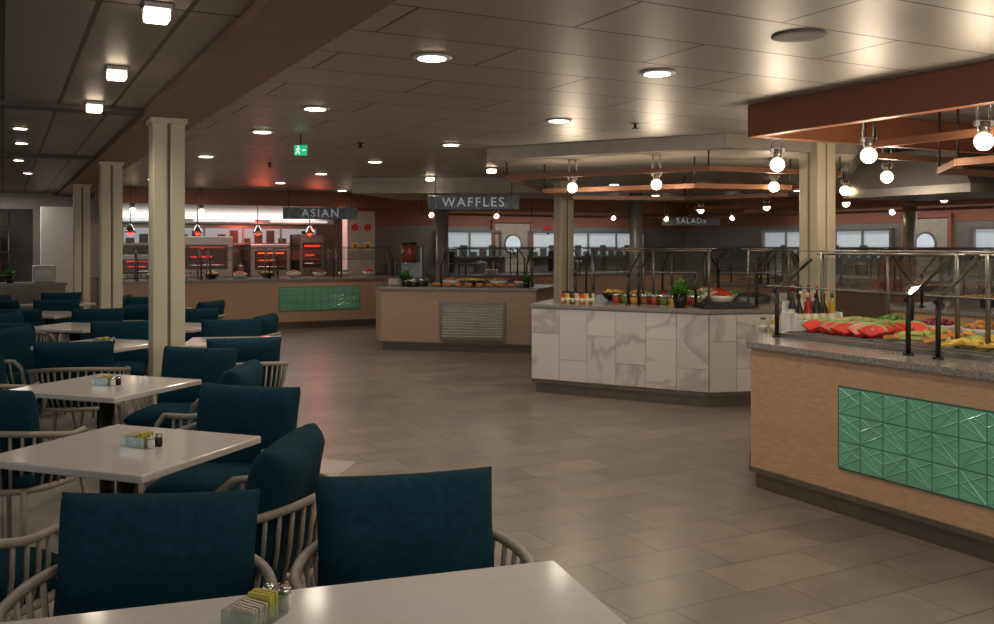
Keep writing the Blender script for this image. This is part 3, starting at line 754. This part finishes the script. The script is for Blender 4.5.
for i,(a,b) in enumerate(((.55,3.96),(.55,5.45),(.55,6.85),(5.4,10.3),(5.3,11.97),(.55,2.0))):
    p=R(a,b,CEIL)
    if i==0:e.location=p;e.rotation_euler=(0,0,TH)
    else: clone(e,p,TH)
    spot(p.x,p.y,CEIL-.1,20,160)
mb=MB(); mb.lathe([(.12,0),(.125,-.006),(.11,-.01),(.05,-.006),(.01,-.006)],n=28); solo(mb,'ceiling_speaker',M('speaker_grey',(120,116,112),.6),'round grey speaker grille flush in ceiling','speaker',R(3.25,3.14,CEIL))
mb=MB(); mb.cyl((0,0,0),(0,0,-.04),.012,n=10); mb.cyl((0,0,-.04),(0,0,-.046),.03,n=14); mb.cyl((0,0,0),(0,0,-.006),.035,n=16)
sp=solo(mb,'sprinkler_head',darkmetal,'small sprinkler head projecting from ceiling','sprinkler',(1.1,7.4,CEIL),group='sprinklers')
for a,b in ((3.0,8.4),(2.8,11.0),(5.0,8.4)): clone(sp,R(a,b,CEIL))

# ---------------------------------------------------------------- signs
def textmesh(s,size,ext=.004):
    cu=bpy.data.curves.new('lettering','FONT'); cu.body=s; cu.size=size; cu.extrude=ext; cu.align_x='CENTER'; cu.align_y='CENTER'; cu.space_character=1.25
    o=bpy.data.objects.new('tmp',cu); COL.objects.link(o); bpy.context.view_layer.update()
    me=bpy.data.meshes.new_from_object(o.evaluated_get(bpy.context.evaluated_depsgraph_get())); bpy.data.objects.remove(o); return me
def sign(s,x,y,z,w,h,rz,label,lh=.8):
    e=empty('hanging_sign',label,'sign',(x,y,z),rz,'station name signs')
    mb=MB(); mb.box((0,0,0),(w,.03,h),bev=.004); part(mb,'board',e,signm)
    me=textmesh(s,h*lh); me.materials.append(M('sign_letters',(226,232,236),.5,emit=.15))
    part(me,'lettering',e,None,(0,-.02,0),(math.pi/2,0,0))
    for sx in (-1,1):
        mb=MB(); mb.cyl((sx*w*.42,0,h/2),(sx*w*.42,0,CEIL-z),.006,n=6); part(mb,'hanger_rod',e,darkmetal)
sign('ASIAN',-3.02,15.9,2.07,1.25,.2,TH*.5,'slate grey hanging sign reading ASIAN',.95)
sign('WAFFLES',-.33,12.95,2.12,1.28,.19,math.radians(-6),'slate grey hanging sign reading WAFFLES',.95)
sign('SALADS',4.3,20.6,2.06,1.28,.2,0,'slate grey hanging sign before kitchen wall')
e=empty('exit_sign','green illuminated emergency exit pictogram sign','exit sign',(-1.72,8.15,2.36),.1)
mb=MB(); mb.box((0,0,0),(.11,.02,.09),bev=.003); part(mb,'panel',e,M('exit_green',(20,150,90),.4,emit=.8,ecol=(30,190,130)))
mb=MB(); mb.cyl((-.02,-.012,.03),(-.02,-.014,.03),.008,n=12); mb.tube([(-.02,-.012,.02),(-.026,-.012,-.005),(-.04,-.012,-.028)],.005,5); mb.tube([(-.026,-.012,-.005),(-.012,-.012,-.015),(-.014,-.012,-.034)],.005,5); mb.tube([(-.038,-.012,.01),(-.02,-.012,.016),(-.004,-.012,.005)],.004,5)
mb.box((.03,-.012,0),(.03,.004,.01)); part(mb,'pictogram',e,M('exit_white',(240,250,245),.4,emit=.9))
mb=MB(); mb.cyl((0,0,.045),(0,0,.14),.006,n=6); part(mb,'hanger_rod',e,darkmetal)

# ---------------------------------------------------------------- back kitchen stations
mb=MB(); mb.box((0,0,1.1),(.58,.3,2.2),bev=.006); solo(mb,'partition_pillar',white,'white boxed pillar beside the wok station','pillar',R(6.3,17.75),TH)
def poster(a,b,z,kind):
    mb=MB()
    if kind=='disc':
        mb.cyl((0,0,0),(0,-.012,0),.075,n=24); solo(mb,'round_placard',M('placard_red',(176,44,32),.5,emit=.08),'round red placard on white pillar','sign',R(a,b,z),TH,'pillar placards')
    else:
        mb.box((0,-.005,0),(.15,.01,.16)); mb.mi=1; mb.box((0,-.011,.01),(.07,.004,.07)); solo(mb,'small_poster',[M('poster_yellow',(206,184,96),.5,emit=.08),MATS['placard_red']],'small yellow and red poster on white pillar','poster',R(a,b,z),TH,'pillar placards')
poster(6.17,17.597,1.88,'disc');poster(6.43,17.597,1.88,'disc');poster(6.17,17.597,1.5,'p');poster(6.43,17.597,1.5,'p')
def backcounter(a0,a1,b0,b1,label):
    mb=MB(); mb.box(((a1-a0)/2,(b1-b0)/2,.45),(a1-a0,b1-b0,.9),bev=.006); solo(mb,'work_counter',steeld,label,'counter',R(a0,b0),TH)
backcounter(1.6,6.0,18.5,19.4,'stainless steel kitchen work counter along wall')
backcounter(7.2,13.4,18.8,19.35,'stainless steel kitchen work counter along wall')
backcounter(15.35,15.9,4.5,18.0,'stainless steel kitchen work counter along wall')
def oven(a,b,w=.85,h=.62,z=.9,glow=redglow,mt=steeld):
    e=empty('countertop_oven','stainless oven with dim red window on work counter','oven',R(a,b,z),TH,'glowing ovens')
    mb=MB(); mb.box((0,0,h/2),(w,.6,h),bev=.015); part(mb,'body',e,mt)
    mb=MB(); mb.box((0,-.305,h*.5),(w*.8,.02,h*.6),bev=.004); part(mb,'door',e,M('oven_glass',(60,32,27),.25))
    mb=MB(); mb.box((0,-.318,h*.72),(w*.66,.008,h*.05)); mb.box((-w*.1,-.318,h*.5),(w*.4,.008,h*.04)); part(mb,'heating_element',e,glow)
    mb=MB(); mb.tube([(-w*.33,-.32,h*.3),(-w*.33,-.35,h*.3),(w*.33,-.35,h*.3),(w*.33,-.32,h*.3)],.01,6); part(mb,'handle',e,chrome)
    for k in range(4):
        mb=MB(); mb.cyl((-w*.3+k*.12,-.30,h*.12),(-w*.3+k*.12,-.325,h*.12),.018,n=10); part(mb,'knob',e,blackm)
oven(2.3,18.9,.8,.45,mt=steel); oven(3.5,18.9,1.0,.8,mt=steel); oven(4.75,18.9,.8,.65,glow=orglow,mt=steel); oven(5.6,18.9,.5,.85)
def pot(loc,r,h,mt,lid=True):
    e=empty('cooking_pot','steel stock pot on kitchen work counter','pot',loc,0,'kitchen pots')
    mb=MB(); mb.lathe([(r*.96,0),(r,.01),(r,h),(r*1.04,h+.005)],n=18); part(mb,'body',e,mt)
    mb=MB(); mb.lathe([(r*1.03,h+.005),(r*.8,h+.03),(.015,h+.04),(.015,h+.07),(.004,h+.07)],n=18); part(mb,'lid',e,mt)
    mb=MB()
    for s in (-1,1): mb.tube([(s*r,-.04,h*.75),(s*(r+.04),-.03,h*.75),(s*(r+.04),.03,h*.75),(s*r,.04,h*.75)],.008,6)
    part(mb,'handle',e,blackm)
pot(R(2.85,18.75,.9),.08,.2,steel); pot(R(4.175,18.75,.9),.08,.2,steel)
for i,a in enumerate((7.5,8.1,8.9,9.7,10.2,11.7,12.4,13.0)): pot(R(a,19.05,.9),.13+.03*(i%2),.22+.12*(i%3),[steel,steeld,blackm][i%3])
for i,b in enumerate((5.2,6.4,7.8,9.2,10.6,11.4,13.4,14.6,15.8)): pot(R(15.62,b,.9),.14+.03*(i%2),.22+.12*(i%3),[steeld,steel,white][i%3])
def heatlamp(a,b):
    e=empty('heat_lamp','red glowing conical heat lamp hung over hot food','heat lamp',R(a,b,1.75),0,'red heat lamps')
    mb=MB(); mb.cyl((0,0,.14),(0,0,CEIL-1.75),.008,n=8); part(mb,'cord',e,darkmetal)
    mb=MB(); mb.lathe([(.09,0),(.085,.04),(.03,.14),(.015,.15)],n=16); part(mb,'shade',e,chrome)
    mb=MB(); mb.sph((0,0,0),.045,n=12); part(mb,'bulb',e,M('heat_bulb',(255,70,40),.3,emit=5,ecol=(255,50,30)))
for a in (2.0,3.15,4.25,5.25): heatlamp(a,17.6)
def plight(name,loc,en,col):
    ld=bpy.data.lights.new(name,'POINT'); ld.energy=en; ld.color=col; ld.shadow_soft_size=.15
    o=link(bpy.data.objects.new(name,ld)); o.location=loc
plight('heat_glow',R(4.5,18.3,1.85),14,(1,.14,.08)); plight('heat_glow',R(5.4,17.6,1.9),9,(1,.16,.09))
def hood(a0,a1,b0,b1,z0,z1,label,strips=True):
    e=empty('extraction_hood',label,'extraction hood',R((a0+a1)/2,(b0+b1)/2,z0),TH,'steel hoods')
    w=a1-a0;d=b1-b0;h=z1-z0
    t=bmesh.new(); lo=[(-w/2,-d/2),(w/2,-d/2),(w/2,d/2),(-w/2,d/2)]
    V=[t.verts.new((x,y,0)) for x,y in lo]+[t.verts.new((x,y,.08)) for x,y in lo]+[t.verts.new((x*.92,y*.7,h)) for x,y in lo]
    for s in (0,4):
        for k in range(4): t.faces.new((V[s+k],V[s+(k+1)%4],V[s+4+(k+1)%4],V[s+4+k]))
    t.faces.new(V[:4][::-1]);t.faces.new(V[8:])
    bmesh.ops.recalc_face_normals(t,faces=t.faces)
    mb=MB(); mb.merge(t,None,None,False); part(mb,'canopy',e,steel)
    if strips:
        n=max(1,int(max(w,d)/1.2))
        for k in range(n):
            mb=MB(); mb.box((-w/2+(k+.5)*w/n,-d/2-.012,.05),(w/n*.8,.02,.05)); part(mb,'strip_lamp',e,stripm)
hood(1.6,6.0,18.4,19.4,1.95,2.4,'long stainless extraction hood over ovens')
hood(7.85,9.15,5.5,6.95,2.02,2.46,'stainless extraction hood over buffet island',False)
def arealight(name,loc,rot,sx,sy,en,col):
    ld=bpy.data.lights.new(name,'AREA'); ld.shape='RECTANGLE'; ld.size=sx; ld.size_y=sy; ld.energy=en; ld.color=col
    o=link(bpy.data.objects.new(name,ld)); o.location=loc; o.rotation_euler=rot
arealight('kitchen_light',R(3.8,18.0,2.42),(0,0,TH),4,.4,38,(1,.96,.93))
def passwindow(n,a,b,w,facing,z0=1.25,z1=1.85):
    rz=TH if facing=='b' else TH-math.pi/2
    e=empty('window_%d'%n,'stainless framed lit kitchen pass window','window',R(a,b,0),rz); e['kind']='structure'
    mb=MB(); t=.06
    for sx in (-1,1): mb.box((sx*w/2,0,(z0+z1)/2),(t,.1,z1-z0+t),bev=.005)
    mb.box((0,0,z1),(w,.1,t)); mb.box((0,-.02,z0),(w+.1,.14,.04))
    for k in range(1,int(w/.7)): mb.box((-w/2+k*w/int(w/.7),0,(z0+z1)/2),(.03,.06,z1-z0))
    part(mb,'frame',e,steel)
    mb=MB(); mb.box((0,.03,(z0+z1)/2),(w,.01,z1-z0-.02)); part(mb,'bright_pane',e,stripm)
    mb=MB()
    for k in range(int(w/.25)): mb.box((-w/2+.15+k*.25,.0,z0+.07+.04*(k%3)),(.16,.05,.10+.08*(k%3)))
    part(mb,'kitchen_ware',e,M('ware_grey',(110,108,106),.4,metal=.3))
passwindow(1,4.0,19.42,3.9,'b',1.55,1.9)
passwindow(2,9.6,19.42,1.6,'b'); passwindow(3,12.9,19.42,3.4,'b')
passwindow(4,15.93,14.7,3.6,'a'); passwindow(5,15.93,10.0,2.2,'a'); passwindow(6,15.93,7.0,1.6,'a')
def swingdoor(n,a,b,facing):
    rz=TH if facing=='b' else TH-math.pi/2
    e=empty('door_%d'%n,'cream service door with round porthole','door',R(a,b,0),rz); e['kind']='structure'
    mb=MB(); mb.box((0,0,1.02),(.95,.05,2.04),bev=.006); part(mb,'leaf',e,M('door_cream',(168,158,140),.5))
    mb=MB(); mb.cyl((0,-.025,1.55),(0,-.04,1.55),.24,n=32); part(mb,'porthole_rim',e,steel)
    mb=MB(); mb.cyl((0,-.04,1.55),(0,-.048,1.55),.2,n=32); part(mb,'porthole_glass',e,portm)
    mb=MB(); mb.box((-.36,-.035,1.05),(.12,.02,.2)); part(mb,'push_plate',e,steel)
    mb=MB()
    for sx in (-1,1): mb.box((sx*.52,0,1.05),(.08,.09,2.1))
    mb.box((0,0,2.1),(1.12,.09,.08)); part(mb,'door_frame',e,orange)
swingdoor(1,10.75,19.44,'b'); swingdoor(2,15.94,12.1,'a')
struct(MB().box(*rb(6.7,A1,B1-.03,B1,1.98,CEIL)),'trim_7',orange,label='orange painted wall band')
struct(MB().box(*rb(A1-.03,A1,3,B1,1.98,CEIL)),'trim_8',orange,label='orange painted wall band')
struct(MB().box(*rb(-1.0,6.7,B1-.02,B1,.9,CEIL)),'trim_9',M('steel_wall',(150,143,138),.45,metal=.3),label='stainless wall cladding')
struct(MB().box(*rb(6.7,A1-.02,B1-.02,B1,.9,1.98)),'trim_11',M('grey_cladding',(128,124,118),.45,metal=.3),label='grey metal wall cladding')
struct(MB().box(*rb(A1-.02,A1,3,B1-.03,.9,1.98)),'trim_12',MATS['grey_cladding'],label='grey metal wall cladding')
def rosette(loc,rz):
    e=empty('wall_ornament','red and black rosette ornament on cream wall','ornament',loc,rz,'red rosettes')
    mb=MB()
    for k in range(8):
        a=k*math.pi/4; mb.cyl((.1*math.cos(a),0,.1*math.sin(a)),(.1*math.cos(a),-.02,.1*math.sin(a)),.055,n=14)
    part(mb,'petals',e,MATS['placard_red']); mb=MB(); mb.cyl((0,-.0,0),(0,-.03,0),.06,n=16); part(mb,'center',e,blackm)
rosette(R(11.75,19.47,1.85),TH); rosette(R(15.97,8.5,1.85),TH-math.pi/2)
e=empty('juice_dispenser','tall stainless and dark drinks dispenser on serving counter','dispenser',(-1.35,14.5,ZT),ang3)
mb=MB(); mb.box((0,0,.04),(.34,.4,.08),bev=.01); mb.box((0,.12,.33),(.34,.16,.52),bev=.01); part(mb,'body',e,steel)
mb=MB(); mb.cyl((0,-.08,.34),(0,-.08,.62),.11,n=20); part(mb,'tank',e,M('amber_juice',(120,60,40),.25))
mb=MB(); mb.cyl((0,-.08,.62),(0,-.08,.65),.12,n=20); part(mb,'lid',e,blackm)
mb=MB(); mb.cyl((0,-.2,.3),(0,-.2,.36),.015,n=8); mb.box((0,-.19,.33),(.02,.06,.02)); part(mb,'tap',e,chrome)
def waffle(loc,rz):
    e=empty('waffle_iron','round black waffle iron on serving counter','waffle iron',loc,rz,'waffle irons')
    mb=MB(); mb.lathe([(.11,0),(.12,.05),(.11,.06)],n=20); part(mb,'base',e,blackm)
    mb=MB(); mb.lathe([(.11,.065),(.12,.08),(.08,.12),(.01,.125)],n=20); part(mb,'lid',e,steel)
    mb=MB(); mb.box((0,-.15,.075),(.03,.1,.02),bev=.004); part(mb,'handle',e,blackm)
for k in range(2):
    p=Vector(P3[0])+d3*(.42+k*.0)+n3*(.2+.4*k); waffle((p.x,p.y,ZT),ang3)
mb=MB(); mb.box((0,0,1.1),(.62,.3,2.2),bev=.006); solo(mb,'partition_pillar',white,'white partition panel by service entrance','pillar',R(.9,18.2),TH)
e=empty('storage_shelf','dark metal shelving rack stocked with kitchenware','shelf',R(-.7,18.9),TH)
mb=MB()
for sx in (-1,1):
    for sy in (-.2,.2): mb.cyl((sx*.8,sy,0),(sx*.8,sy,2.1),.015,n=8)
part(mb,'frame',e,darkmetal)
for z in (.6,1.0,1.4,1.8):
    mb=MB(); mb.box((0,0,z),(1.64,.44,.03)); part(mb,'shelf_board',e,darkmetal)
def canister(loc,r,h,mt):
    mb=MB(); mb.lathe([(r*.9,0),(r,.01),(r,h*.9),(r*.8,h*.94),(r*.3,h)],n=14); solo(mb,'canister',mt,'metal canister stored on dark shelving rack','canister',loc,0,'rack canisters')
for z in (1.015,1.415,1.815):
    for k in range(6): canister(R(-1.3+k*.24,18.9,z),.07,.2+.05*(k%3),[steel,white,M('clay',(140,80,50),.6)][k%3])
mb=MB(); mb.box((0,0,.14),(.34,.3,.28),bev=.02); mb.mi=1; mb.box((0,-.152,.15),(.26,.01,.12)); solo(mb,'ice_bin',[white,steel],'white countertop dispenser box','dispenser',R(.6,16.9,ZT),TH)
mb=MB(); mb.box((0,0,.25),(.36,.36,.5),bev=.02); mb.mi=1; mb.box((0,-.185,.3),(.28,.01,.26)); mb.mi=2; mb.box((0,-.2,.06),(.3,.06,.02)); solo(mb,'coffee_machine',[steel,blackm,chrome],'steel coffee machine on grey drinks counter','coffee machine',R(-.35,16.9,ZT),TH)
struct(MB().box(*rb(-3,.5,B1-.04,B1-.02,0,2.2)),'trim_10',dark,label='dark service opening')  # solid panel on the wall; the opening's dimness is put into its colour

# ---------------------------------------------------------------- fill lighting
arealight('window_light',R(-5.8,3,1.6),(0,math.radians(-90),TH),1.4,10,66,(.80,.90,1))  # added cool fill in place of unseen side windows; the left wall is solid
arealight('dining_light',R(2,-3.6,1.7),(math.radians(90),0,TH),9,1.4,125,(1,.94,.87))  # unseen fill added behind the camera to brighten the counter fronts
arealight('kitchen_light',R(15.2,12,2.4),(0,0,TH),.5,7,44,(1,.96,.93))
arealight('kitchen_light',R(11.5,18.5,2.4),(0,0,TH),5,.5,36,(1,.96,.93))
arealight('service_light',R(-.6,17.9,2.45),(0,0,TH),2,.5,42,(1,.93,.86))  # fill added to lighten the dark service corner, not a fitted lamp
w=bpy.data.worlds.new('world'); scene.world=w; w.use_nodes=True; w.node_tree.nodes['Background'].inputs[0].default_value=(.02,.02,.02,1)
scene.view_settings.view_transform='Standard'

cam=bpy.data.cameras.new('camera'); co=link(bpy.data.objects.new('camera',cam)); co.location=(0,0,1.53); co.rotation_euler=(math.pi/2,0,0)
cam.sensor_width=36; cam.lens=36*930/994; cam.shift_y=-67/994; cam.clip_start=.05
scene.camera=co
